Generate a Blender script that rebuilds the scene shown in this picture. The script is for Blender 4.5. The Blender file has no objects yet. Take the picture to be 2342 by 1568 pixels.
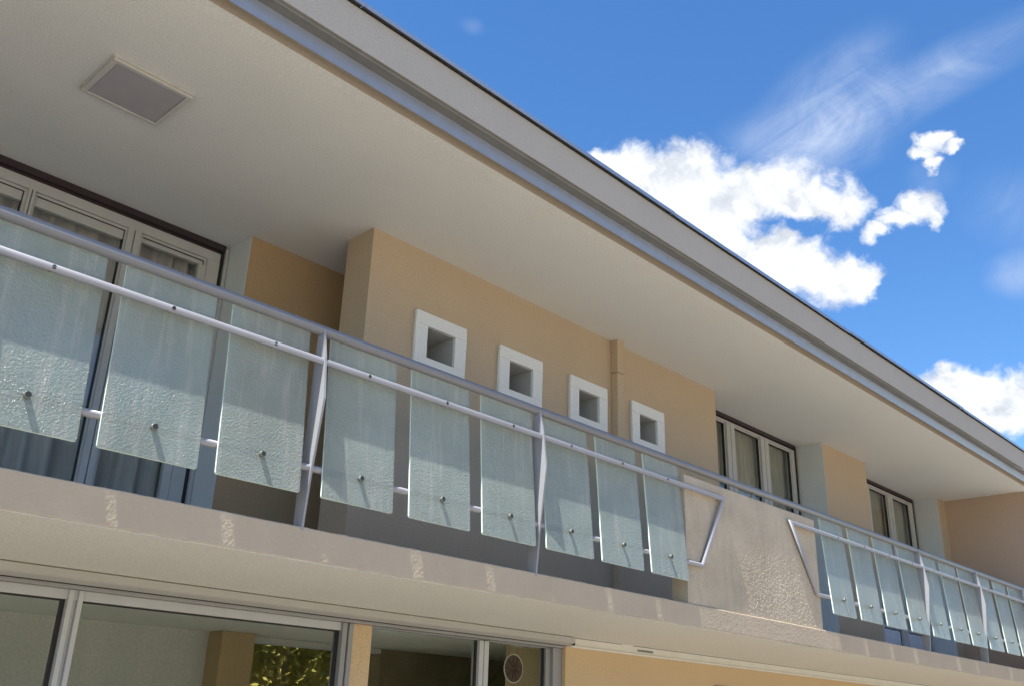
import bpy, bmesh, math, random
from mathutils import Vector, Matrix, noise
random.seed(7)
SC = bpy.context.scene
COL = SC.collection

# ------------------------------------------------------------------ camera
CAM_POS = (-3.1905, -3.6981, -0.8248)
CAM_RIGHT = Vector((0.684, -0.729, 0.031))
yaw, pitch, roll = math.radians(-46.1017), math.radians(22.0158), math.radians(1.9231)
fw = Vector((math.sin(-yaw)*math.cos(pitch), math.cos(yaw)*math.cos(pitch), math.sin(pitch)))
r0 = fw.cross(Vector((0, 0, 1))).normalized(); u0 = r0.cross(fw)
rt = r0*math.cos(roll) + u0*math.sin(roll)
up = -r0*math.sin(roll) + u0*math.cos(roll)
cd = bpy.data.cameras.new('camera'); cam = bpy.data.objects.new('camera', cd); COL.objects.link(cam)
m = Matrix((rt, up, -fw)).transposed().to_4x4(); m.translation = Vector(CAM_POS)
cam.matrix_world = m
cd.sensor_width = 36.0; cd.lens = 36.0*2175.34/2342.0
cd.clip_start = 0.05; cd.clip_end = 2000
SC.camera = cam

# ------------------------------------------------------------------ sun and sky
SUN = Vector((-0.45, -0.062, 1.0)).normalized()
sl = bpy.data.lights.new('sun', 'SUN'); sl.energy = 4.6; sl.angle = math.radians(0.53); sl.color = (1.0, 0.955, 0.88)
so = bpy.data.objects.new('sun', sl); COL.objects.link(so)
so.rotation_euler = SUN.to_track_quat('Z', 'Y').to_euler(); so.location = SUN*60
ELEV = math.asin(SUN.z); ROT = math.atan2(SUN.x, SUN.y)

W = bpy.data.worlds.new('World'); SC.world = W; W.use_nodes = True
def build_world():
    nt = W.node_tree; nt.nodes.clear(); N = nt.nodes.new; L = nt.links.new
    def math_(op, a, b=None, c=None):
        n = N('ShaderNodeMath'); n.operation = op
        for i, v in enumerate((a, b, c)):
            if v is None: continue
            if isinstance(v, (int, float)): n.inputs[i].default_value = v
            else: L(v, n.inputs[i])
        return n.outputs[0]
    def vm(op, a, b=None, c=None):
        n = N('ShaderNodeVectorMath'); n.operation = op
        for i, v in enumerate((a, b, c)):
            if v is None: continue
            if isinstance(v, (tuple, Vector)): n.inputs[i].default_value = v
            else: L(v, n.inputs[i])
        return n.outputs['Value'] if op in ('LENGTH', 'DOT_PRODUCT') else n.outputs[0]
    def sstep(v, lo, hi, tlo=0.0, thi=1.0):
        n = N('ShaderNodeMapRange'); n.interpolation_type = 'SMOOTHSTEP'
        L(v, n.inputs[0]); n.inputs[1].default_value = lo; n.inputs[2].default_value = hi
        n.inputs[3].default_value = tlo; n.inputs[4].default_value = thi
        return n.outputs[0]
    def noise_(v, scale, detail, rough=0.5, dist=0.0):
        n = N('ShaderNodeTexNoise'); L(v, n.inputs['Vector'])
        n.inputs['Scale'].default_value = scale; n.inputs['Detail'].default_value = detail
        n.inputs['Roughness'].default_value = rough; n.inputs['Distortion'].default_value = dist
        return n.outputs[0], n.outputs[1]
    def mix(f, a, b):
        n = N('ShaderNodeMix'); n.data_type = 'RGBA'
        for s, v in ((n.inputs[0], f), (n.inputs[6], a), (n.inputs[7], b)):
            if isinstance(v, (int, float)): s.default_value = v
            elif isinstance(v, tuple): s.default_value = v
            else: L(v, s)
        return n.outputs[2]
    tc = N('ShaderNodeTexCoord'); D = tc.outputs['Generated']
    sky = N('ShaderNodeTexSky'); sky.sky_type = 'NISHITA'; sky.sun_disc = False
    sky.sun_elevation = ELEV; sky.sun_rotation = ROT
    sky.air_density = 1.0; sky.dust_density = 0.25; sky.ozone_density = 2.0; sky.altitude = 500
    hs = N('ShaderNodeHueSaturation'); hs.inputs['Hue'].default_value = SKY_HUE; hs.inputs['Saturation'].default_value = SKY_SAT
    hs.inputs['Value'].default_value = SKY_VAL
    L(sky.outputs[0], hs.inputs['Color'])
    skyc = hs.outputs[0]
    # cloud-plane coordinates: gnomonic, around the direction of the big cumulus
    e0, e1, e2 = (0.788, 0.408, 0.46), (0.46, -0.888, 0.0), (-0.409, -0.212, 0.888)
    dz = vm('DOT_PRODUCT', D, e0); dzc = math_('MAXIMUM', dz, 0.05)
    cx = N('ShaderNodeCombineXYZ')
    L(math_('DIVIDE', vm('DOT_PRODUCT', D, e1), dzc), cx.inputs[0])
    L(math_('DIVIDE', vm('DOT_PRODUCT', D, e2), dzc), cx.inputs[1])
    P = cx.outputs[0]
    front = sstep(dz, 0.55, 0.75)
    # domain warp for billowy edges
    _, wc = noise_(P, 16.0, 5.0, 0.55)
    _, wc2 = noise_(P, 60.0, 5.0, 0.6)
    warp = vm('ADD', vm('MULTIPLY', vm('SUBTRACT', wc, (0.5, 0.5, 0.5)), (0.048, 0.048, 0)),
              vm('MULTIPLY', vm('SUBTRACT', wc2, (0.5, 0.5, 0.5)), (0.016, 0.016, 0)))
    Q = vm('ADD', P, warp)
    def field(blobs):
        acc = None
        for (bx, by, rx, ry) in blobs:
            v = vm('MULTIPLY_ADD', Q, (1/rx, 1/ry, 0), (-bx/rx, -by/ry, 0))
            l = vm('LENGTH', v)
            if acc is None: acc = l
            else:
                n = N('ShaderNodeMath'); n.operation = 'SMOOTH_MIN'; L(acc, n.inputs[0]); L(l, n.inputs[1]); n.inputs[2].default_value = 0.35
                acc = n.outputs[0]
        return acc
    fA = field(CLOUDS)
    fine, _ = noise_(P, 46.0, 10.0, 0.66, 0.5)
    big, _ = noise_(P, 14.0, 4.0, 0.5)
    edge = math_('ADD', fA, math_('MULTIPLY', math_('SUBTRACT', fine, 0.5), 1.3))
    holes = field(HOLES)
    edge = math_('ADD', edge, sstep(holes, 1.25, 0.35, 0.0, 0.42))
    alpha = math_('MULTIPLY', sstep(edge, 1.40, 0.54), front)
    # body shading: bright sun-side bulges, soft grey hollows
    fv, _ = noise_(vm('ADD', Q, (0.010, -0.016, 0.0)), 30.0, 6.0, 0.55)
    fv0, _ = noise_(Q, 30.0, 6.0, 0.55)
    rel = math_('SUBTRACT', fv0, fv)
    shade = math_('ADD', math_('MULTIPLY', rel, 1.1), math_('MULTIPLY', math_('SUBTRACT', big, 0.5), 0.9))
    shade = sstep(shade, -0.34, 0.16)
    cloud_col = mix(shade, CLOUD_DARK, CLOUD_LIT)
    # thin cirrus streaks running up to the right
    rot = N('ShaderNodeMapping'); L(P, rot.inputs[0]); rot.inputs['Rotation'].default_value = (0, 0, math.radians(-27))
    st = vm('MULTIPLY', rot.outputs[0], (4.5, 22.0, 1.0))
    c1, _ = noise_(st, 1.3, 7.0, 0.6, 0.9)
    c2, _ = noise_(P, 11.0, 8.0, 0.6, 1.2)
    cir = None
    for (bx, by, rx, ry, ang, amp) in CIRRUS:
        mp = N('ShaderNodeMapping'); mp.vector_type = 'TEXTURE'
        mp.inputs['Location'].default_value = (bx, by, 0); mp.inputs['Rotation'].default_value = (0, 0, math.radians(ang))
        mp.inputs['Scale'].default_value = (rx, ry, 1); L(P, mp.inputs[0])
        l = vm('LENGTH', mp.outputs[0]); v = sstep(l, 1.0, 0.0, 0.0, amp)
        cir = v if cir is None else math_('ADD', cir, v)
    tex = math_('ADD', math_('MULTIPLY', sstep(c1, 0.25, 0.85), 0.42), math_('MULTIPLY', sstep(c2, 0.2, 0.95), 0.75))
    cirA = math_('MULTIPLY', math_('MULTIPLY', cir, tex), front)
    # the same scattered fair-weather cloud over the rest of the sky
    g1, _ = noise_(D, 3.2, 8.0, 0.58, 0.3)
    sep = N('ShaderNodeSeparateXYZ'); L(D, sep.inputs[0])
    alt = sstep(sep.outputs[2], 0.05, 0.3)
    back = math_('SUBTRACT', 1.0, sstep(dz, 0.5, 0.8))
    gA = math_('MULTIPLY', math_('MULTIPLY', sstep(g1, 0.56, 0.68), alt), back)
    col = mix(cirA, skyc, CIRRUS_COL)
    col = mix(alpha, col, cloud_col)
    col = mix(gA, col, CLOUD_LIT2)
    bg = N('ShaderNodeBackground'); L(col, bg.inputs[0]); bg.inputs[1].default_value = SKY_STRENGTH
    out = N('ShaderNodeOutputWorld'); L(bg.outputs[0], out.inputs[0])
SKY_STRENGTH = 0.1
SKY_HUE, SKY_SAT, SKY_VAL = 0.503, 1.26, 1.06
CLOUD_LIT = (5.2, 5.3, 5.4, 1); CLOUD_DARK = (3.1, 3.35, 3.75, 1); CLOUD_LIT2 = (4.4, 4.5, 4.7, 1); CIRRUS_COL = (3.1, 3.6, 4.6, 1)
CLOUDS = [(-0.148, 0.0927, 0.0276, 0.0184), (-0.1302, 0.086, 0.0322, 0.0267), (-0.0999, 0.0689, 0.0368, 0.0345), (-0.0675, 0.0829, 0.0239, 0.0285), (-0.0529, 0.0456, 0.0552, 0.0391), (-0.0177, 0.0505, 0.0368, 0.0267), (0.0211, 0.0547, 0.0303, 0.0257), (0.0492, 0.0385, 0.0322, 0.0207), (0.0772, 0.0246, 0.0239, 0.0175), (-0.0426, 0.0088, 0.0506, 0.0414), (-0.0184, -0.0159, 0.0414, 0.0391), (0.008, -0.0074, 0.0276, 0.0221), (0.032, -0.0274, 0.0345, 0.0285), (0.0603, -0.041, 0.0303, 0.0239), (0.0809, -0.0429, 0.0211, 0.0211), (0.0948, -0.0485, 0.0101, 0.0138),
  (0.152, 0.071, 0.0105, 0.0075), (0.165, 0.080, 0.0115, 0.0095), (0.178, 0.0715, 0.0095, 0.006), (0.161, 0.060, 0.007, 0.006), (0.1456, 0.0255, 0.0207, 0.0147), (0.127, 0.0131, 0.0150, 0.010), (0.110, 0.000, 0.0110, 0.010), (0.1576, 0.0169, 0.0074, 0.012),
  (0.1665, -0.1536, 0.0253, 0.0193), (0.1627, -0.1382, 0.0092, 0.012), (0.1932, -0.166, 0.0368, 0.0253), (0.2166, -0.161, 0.0207, 0.0184), (0.2, -0.1836, 0.0391, 0.0207), (0.2234, -0.1785, 0.0276, 0.023)]
HOLES = [(0.040, 0.017, 0.03, 0.012), (-0.054, 0.052, 0.014, 0.008), (-0.006, 0.020, 0.022, 0.011)]
# centre x, y, half length, half width, angle, strength
CIRRUS = [(0.06, 0.125, 0.12, 0.06, 40, 1.0), (0.15, 0.135, 0.19, 0.036, 22, 0.85), (0.07, 0.09, 0.10, 0.045, 20, 0.85), (0.235, -0.052, 0.045, 0.03, 0, 0.8), (0.235, 0.01, 0.07, 0.05, -20, 0.35), (0.16, 0.05, 0.03, 0.03, -50, 0.35), (0.0, 0.11, 0.06, 0.035, 10, 0.35), (-0.283, 0.262, 0.012, 0.02, 60, 0.3)]
build_world()

SC.view_settings.view_transform = 'Standard'; SC.view_settings.look = 'None'
SC.view_settings.exposure = 1.15; SC.view_settings.gamma = 1.0; SC.view_settings.use_curve_mapping = False
SC.render.engine = 'CYCLES'
SC.cycles.max_bounces = 12; SC.cycles.diffuse_bounces = 6; SC.cycles.glossy_bounces = 4
SC.cycles.transmission_bounces = 10; SC.cycles.transparent_max_bounces = 16
SC.cycles.caustics_reflective = False; SC.cycles.caustics_refractive = False

# ------------------------------------------------------------------ materials
def new_mat(name):
    mt = bpy.data.materials.new(name); mt.use_nodes = True
    nt = mt.node_tree; b = nt.nodes['Principled BSDF']
    return mt, nt, b
def tex_noise(nt, scale, detail=6, rough=0.55, vec=None, stretch=None):
    tc = nt.nodes.new('ShaderNodeTexCoord')
    n = nt.nodes.new('ShaderNodeTexNoise'); n.inputs['Scale'].default_value = scale
    n.inputs['Detail'].default_value = detail; n.inputs['Roughness'].default_value = rough
    if stretch:
        mp = nt.nodes.new('ShaderNodeMapping'); mp.inputs['Scale'].default_value = stretch
        nt.links.new(tc.outputs['Object'], mp.inputs[0]); nt.links.new(mp.outputs[0], n.inputs['Vector'])
    else: nt.links.new(tc.outputs['Object'], n.inputs['Vector'])
    return n
def ramp(nt, sock, stops):
    r = nt.nodes.new('ShaderNodeValToRGB'); nt.links.new(sock, r.inputs[0])
    while len(r.color_ramp.elements) < len(stops): r.color_ramp.elements.new(0.5)
    for e, (p, c) in zip(r.color_ramp.elements, stops):
        e.position = p; e.color = c if len(c) == 4 else (*c, 1)
    return r.outputs[0]
def mixc(nt, f, a, b, mode='MIX'):
    n = nt.nodes.new('ShaderNodeMix'); n.data_type = 'RGBA'; n.blend_type = mode
    for s, v in ((n.inputs[0], f), (n.inputs[6], a), (n.inputs[7], b)):
        if isinstance(v, (int, float)): s.default_value = v
        elif isinstance(v, tuple): s.default_value = v if len(v) == 4 else (*v, 1)
        else: nt.links.new(v, s)
    return n.outputs[2]
def bump(nt, h, strength, dist, normal=None):
    b = nt.nodes.new('ShaderNodeBump'); b.inputs['Strength'].default_value = strength; b.inputs['Distance'].default_value = dist
    nt.links.new(h, b.inputs['Height'])
    if normal: nt.links.new(normal, b.inputs['Normal'])
    return b.outputs[0]
def stucco(name, col, grain=150, gd=0.0016, var=0.05, streak=0.0, streak_col=(0.2, 0.17, 0.14), bumpy=0.8):
    mt, nt, b = new_mat(name)
    lo = tuple(max(0, c*(1-var)) for c in col); hi = tuple(min(1, c*(1+var)) for c in col)
    big = tex_noise(nt, 1.6, 5, 0.6)
    c = ramp(nt, big.outputs[0], [(0.3, lo), (0.7, hi)])
    fine = tex_noise(nt, grain, 3, 0.6)
    c = mixc(nt, 0.45, c, ramp(nt, fine.outputs[0], [(0.3, tuple(x*0.72 for x in col)), (0.7, tuple(min(1, x*1.25) for x in col))]))
    if streak > 0:
        s = tex_noise(nt, 7, 8, 0.7, stretch=(4.0, 4.0, 0.28))
        f = ramp(nt, s.outputs[0], [(0.5, (0, 0, 0)), (0.75, (streak,)*3)])
        c = mixc(nt, f, c, streak_col)
    nt.links.new(c, b.inputs['Base Color'])
    b.inputs['Roughness'].default_value = 0.92
    b.inputs['Specular IOR Level'].default_value = 0.15
    nrm = bump(nt, fine.outputs[0], bumpy, gd)
    nt.links.new(nrm, b.inputs['Normal'])
    return mt
def paint(name, col, rough=0.4, metal=0.0, var=0.04, scale=9, spec=0.5, bd=0.0):
    mt, nt, b = new_mat(name)
    n = tex_noise(nt, scale, 5, 0.6)
    c = ramp(nt, n.outputs[0], [(0.3, tuple(x*(1-var) for x in col)), (0.7, tuple(min(1, x*(1+var)) for x in col))])
    nt.links.new(c, b.inputs['Base Color'])
    b.inputs['Metallic'].default_value = metal; b.inputs['Specular IOR Level'].default_value = spec
    r = tex_noise(nt, scale*3, 4, 0.6)
    mr = nt.nodes.new('ShaderNodeMapRange'); nt.links.new(r.outputs[0], mr.inputs[0])
    mr.inputs[3].default_value = max(0.02, rough-0.08); mr.inputs[4].default_value = rough+0.08
    nt.links.new(mr.outputs[0], b.inputs['Roughness'])
    if bd: nt.links.new(bump(nt, n.outputs[0], 0.6, bd), b.inputs['Normal'])
    return mt

M = {}
M['soffit'] = stucco('soffit_render', (0.67, 0.68, 0.64), grain=100, gd=0.002, var=0.03)
M['under_render'] = stucco('underside_render', (0.64, 0.63, 0.57), grain=110, gd=0.0016, var=0.03)
M['tan'] = stucco('tan_render', (0.50, 0.40, 0.28), grain=110, gd=0.0015, var=0.05)
M['tan_lower'] = stucco('yellow_render', (0.58, 0.43, 0.25), grain=110, gd=0.0015, var=0.05)
M['pink'] = stucco('pinkish_render', (0.50, 0.375, 0.28), grain=110, gd=0.0015, var=0.05)
M['tan_shaded'] = stucco('shaded_tan_render', (0.44, 0.315, 0.18), grain=110, gd=0.0015, var=0.05)  # the tan render darkened, carrying the deep recess's shade in its colour
M['reveal'] = stucco('pale_grey_render', (0.62, 0.66, 0.66), grain=200, gd=0.0008, var=0.03)
M['roof_face'] = stucco('roof_face_render', (0.45, 0.42, 0.365), grain=110, gd=0.0016, var=0.04, streak=0.08, streak_col=(0.30, 0.28, 0.25))
def worm_render(name, lo, hi, stain, scol, depth):
    mt, nt, b = new_mat(name)
    big = tex_noise(nt, 2.2, 6, 0.65)
    c = ramp(nt, big.outputs[0], [(0.3, lo), (0.7, hi)])
    st = tex_noise(nt, 6.0, 8, 0.75, stretch=(3.0, 3.0, 0.5))
    f = ramp(nt, st.outputs[0], [(0.50, (0, 0, 0)), (0.8, (stain,)*3)])
    c = mixc(nt, f, c, scol)
    nt.links.new(c, b.inputs['Base Color']); b.inputs['Roughness'].default_value = 0.95; b.inputs['Specular IOR Level'].default_value = 0.1
    w = tex_noise(nt, 34, 2, 0.5); w.inputs['Distortion'].default_value = 2.2
    w2 = tex_noise(nt, 120, 3, 0.6)
    n1 = bump(nt, w.outputs[0], 1.0, depth)
    nt.links.new(bump(nt, w2.outputs[0], 0.6, 0.0012, n1), b.inputs['Normal']); return mt
M['parapet'] = worm_render('worm_textured_render', (0.47, 0.405, 0.305), (0.59, 0.515, 0.395), 0.42, (0.25, 0.215, 0.18), 0.003)
M['fascia'] = worm_render('textured_band_render', (0.48, 0.405, 0.30), (0.535, 0.455, 0.345), 0.12, (0.36, 0.3, 0.24), 0.0015)
M['floor'] = paint('balcony_tile', (0.80, 0.78, 0.73), 0.7)
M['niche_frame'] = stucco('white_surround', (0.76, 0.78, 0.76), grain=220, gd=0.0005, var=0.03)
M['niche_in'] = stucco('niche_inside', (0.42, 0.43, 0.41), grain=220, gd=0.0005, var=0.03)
M['steel'] = paint('silver_paint', (0.20, 0.205, 0.215), 0.38, 0.0, spec=0.5)
M['rod'] = paint('rod_paint', (0.31, 0.31, 0.33), 0.38, 0.0, spec=0.5)
M['steel_post'] = paint('post_paint', (0.32, 0.33, 0.345), 0.5, 0.0)
M['bolt'] = paint('bolt_metal', (0.22, 0.23, 0.20), 0.4, 0.2)
M['bolt_face'] = paint('bolt_cap', (0.035, 0.04, 0.035), 0.5)
M['lip'] = paint('zinc_strip', (0.38, 0.43, 0.53), 0.5, 0.75, var=0.06)
M['edge_face'] = stucco('edge_render', (0.46, 0.40, 0.32), grain=110)
M['under'] = paint('gutter_grey', (0.16, 0.165, 0.16), 0.55, 0.0, var=0.12)
M['cap'] = paint('zinc_cap', (0.45, 0.48, 0.52), 0.35, 0.8)
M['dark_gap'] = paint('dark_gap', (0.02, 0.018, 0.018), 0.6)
M['slot'] = paint('dark_brown_slot', (0.035, 0.022, 0.025), 0.6)
M['frame'] = paint('window_frame_paint', (0.47, 0.475, 0.455), 0.45, 0.0)
M['frame_grey'] = paint('grey_aluminium', (0.30, 0.30, 0.29), 0.42, 0.2)
M['panel'] = paint('panel_paint', (0.60, 0.63, 0.66), 0.5)
M['gasket'] = paint('gasket', (0.015, 0.015, 0.014), 0.5)
M['box'] = paint('shutter_box_paint', (0.42, 0.41, 0.37), 0.5)
M['trim'] = paint('trim_paint', (0.66, 0.64, 0.56), 0.55)
M['inside'] = stucco('inside_plaster', (0.80, 0.77, 0.67), grain=200, gd=0.0006)
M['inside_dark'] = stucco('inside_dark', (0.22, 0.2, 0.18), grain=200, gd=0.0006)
M['inside_grey'] = stucco('inside_grey', (0.56, 0.55, 0.51), grain=60, gd=0.001, var=0.1)
M['inside_brown'] = stucco('inside_brown', (0.20, 0.155, 0.10), grain=60, gd=0.001, var=0.4)
M['diffuser'] = paint('lamp_diffuser', (0.36, 0.345, 0.355), 0.5)
M['lamp_rim'] = paint('lamp_rim', (0.50, 0.50, 0.46), 0.35)
M['orn'] = paint('ornament_brown', (0.10, 0.045, 0.03), 0.6, var=0.5, scale=60)
M['orn_rim'] = paint('ornament_rim', (0.55, 0.48, 0.38), 0.5)
M['cable'] = paint('cable', (0.35, 0.34, 0.31), 0.5)

def curtain_mat(name, col, trans=0.25):
    mt, nt, b = new_mat(name)
    n = tex_noise(nt, 40, 4, 0.6, stretch=(1, 1, 0.1))
    c = ramp(nt, n.outputs[0], [(0.3, tuple(x*0.8 for x in col)), (0.7, col)])
    nt.links.new(c, b.inputs['Base Color']); b.inputs['Roughness'].default_value = 0.9
    b.inputs['Specular IOR Level'].default_value = 0.1
    return mt
M['curtain'] = curtain_mat('purple_grey_curtain', (0.66, 0.60, 0.58))
M['sheer'] = curtain_mat('sheer_curtain', (0.46, 0.43, 0.36))

def pane_mat():
    mt = bpy.data.materials.new('window_glass'); mt.use_nodes = True; nt = mt.node_tree; nt.nodes.clear()
    N = nt.nodes.new; L = nt.links.new
    tr = N('ShaderNodeBsdfTransparent'); tr.inputs[0].default_value = (0.93, 0.955, 0.94, 1)
    gl = N('ShaderNodeBsdfGlossy'); gl.inputs['Roughness'].default_value = 0.015
    fr = N('ShaderNodeFresnel'); fr.inputs[0].default_value = 1.95
    n = tex_noise(nt, 1.1, 2, 0.5); nr = bump(nt, n.outputs[0], 0.25, 0.004)
    L(nr, gl.inputs['Normal']); L(nr, fr.inputs['Normal'])
    gm_ = N('ShaderNodeNewGeometry'); ml = N('ShaderNodeMath'); ml.operation = 'MULTIPLY'
    iv = N('ShaderNodeMath'); iv.operation = 'SUBTRACT'; iv.inputs[0].default_value = 1.0; L(gm_.outputs['Backfacing'], iv.inputs[1])
    L(fr.outputs[0], ml.inputs[0]); L(iv.outputs[0], ml.inputs[1])
    mx = N('ShaderNodeMixShader'); L(ml.outputs[0], mx.inputs[0]); L(tr.outputs[0], mx.inputs[1]); L(gl.outputs[0], mx.inputs[2])
    o = N('ShaderNodeOutputMaterial'); L(mx.outputs[0], o.inputs[0]); return mt
M['pane'] = pane_mat()

def frosted():
    mt = bpy.data.materials.new('textured_glass'); mt.use_nodes = True; nt = mt.node_tree; nt.nodes.clear()
    N = nt.nodes.new; L = nt.links.new
    oi = N('ShaderNodeObjectInfo')
    tc = N('ShaderNodeTexCoord')
    off = N('ShaderNodeVectorMath'); off.operation = 'MULTIPLY_ADD'
    cb = N('ShaderNodeCombineXYZ')
    for i in range(3): L(oi.outputs['Random'], cb.inputs[i])
    L(cb.outputs[0], off.inputs[0]); off.inputs[1].default_value = (37, 11, 23); L(tc.outputs['Object'], off.inputs[2])
    def nz(scale, detail, rough, st=None):
        n = N('ShaderNodeTexNoise'); n.inputs['Scale'].default_value = scale; n.inputs['Detail'].default_value = detail; n.inputs['Roughness'].default_value = rough
        if st:
            mp = N('ShaderNodeMapping'); mp.inputs['Scale'].default_value = st; L(off.outputs[0], mp.inputs[0]); L(mp.outputs[0], n.inputs['Vector'])
        else: L(off.outputs[0], n.inputs['Vector'])
        return n.outputs[0]
    grain = nz(95, 3, 0.6)
    dirt = nz(5.0, 7, 0.7, (4.0, 4.0, 0.35))
    cloud = nz(3.0, 5, 0.6)
    nr = bump(nt, grain, 0.9, 0.009)
    dcol = ramp(nt, dirt, [(0.48, (0.82, 0.96, 0.87)), (0.66, (0.91, 0.96, 0.86)), (0.82, (0.70, 0.68, 0.55))])
    df = N('ShaderNodeBsdfDiffuse'); L(dcol, df.inputs[0]); L(nr, df.inputs['Normal'])
    tl = N('ShaderNodeBsdfTranslucent'); tl.inputs[0].default_value = (0.86, 0.97, 0.89, 1); L(nr, tl.inputs['Normal'])
    m1 = N('ShaderNodeMixShader'); m1.inputs[0].default_value = 0.45; L(df.outputs[0], m1.inputs[1]); L(tl.outputs[0], m1.inputs[2])
    rf = N('ShaderNodeBsdfRefraction'); rf.inputs['Color'].default_value = (0.91, 0.97, 0.91, 1); rf.inputs['Roughness'].default_value = 0.11; rf.inputs['IOR'].default_value = 1.2
    L(bump(nt, grain, 0.5, 0.002), rf.inputs['Normal'])
    fac = ramp(nt, cloud, [(0.3, (0.43,)*3), (0.7, (0.57,)*3)])
    sm = N('ShaderNodeMath'); sm.operation = 'MULTIPLY_ADD'; L(ramp(nt, dirt, [(0.52, (0,)*3), (0.8, (1,)*3)]), sm.inputs[0]); sm.inputs[1].default_value = 0.22; L(fac, sm.inputs[2]); fac = sm.outputs[0]
    geo = N('ShaderNodeNewGeometry'); inv = N('ShaderNodeMath'); inv.operation = 'SUBTRACT'; inv.inputs[0].default_value = 1.0; L(geo.outputs['Backfacing'], inv.inputs[1])
    fm = N('ShaderNodeMath'); fm.operation = 'MULTIPLY'; L(fac, fm.inputs[0]); L(inv.outputs[0], fm.inputs[1]); fac = fm.outputs[0]   # the film lies on the outer face only
    m2 = N('ShaderNodeMixShader'); L(fac, m2.inputs[0]); L(rf.outputs[0], m2.inputs[1]); L(m1.outputs[0], m2.inputs[2])
    gl = N('ShaderNodeBsdfGlossy'); gl.inputs['Roughness'].default_value = 0.18; L(nr, gl.inputs['Normal'])
    fr = N('ShaderNodeFresnel'); fr.inputs[0].default_value = 1.45; L(nr, fr.inputs['Normal'])
    m3 = N('ShaderNodeMixShader'); ff = N('ShaderNodeMath'); ff.operation = 'MULTIPLY'; L(fr.outputs[0], ff.inputs[0]); L(inv.outputs[0], ff.inputs[1]); L(ff.outputs[0], m3.inputs[0]); L(m2.outputs[0], m3.inputs[1]); L(gl.outputs[0], m3.inputs[2])
    o = N('ShaderNodeOutputMaterial'); L(m3.outputs[0], o.inputs[0]); return mt
M['frosted'] = frosted()
def glass_edge():
    mt, nt, b = new_mat('glass_edge')
    b.inputs['Base Color'].default_value = (0.74, 0.90, 0.78, 1); b.inputs['Roughness'].default_value = 0.3
    return mt
M['edge'] = glass_edge()

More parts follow.
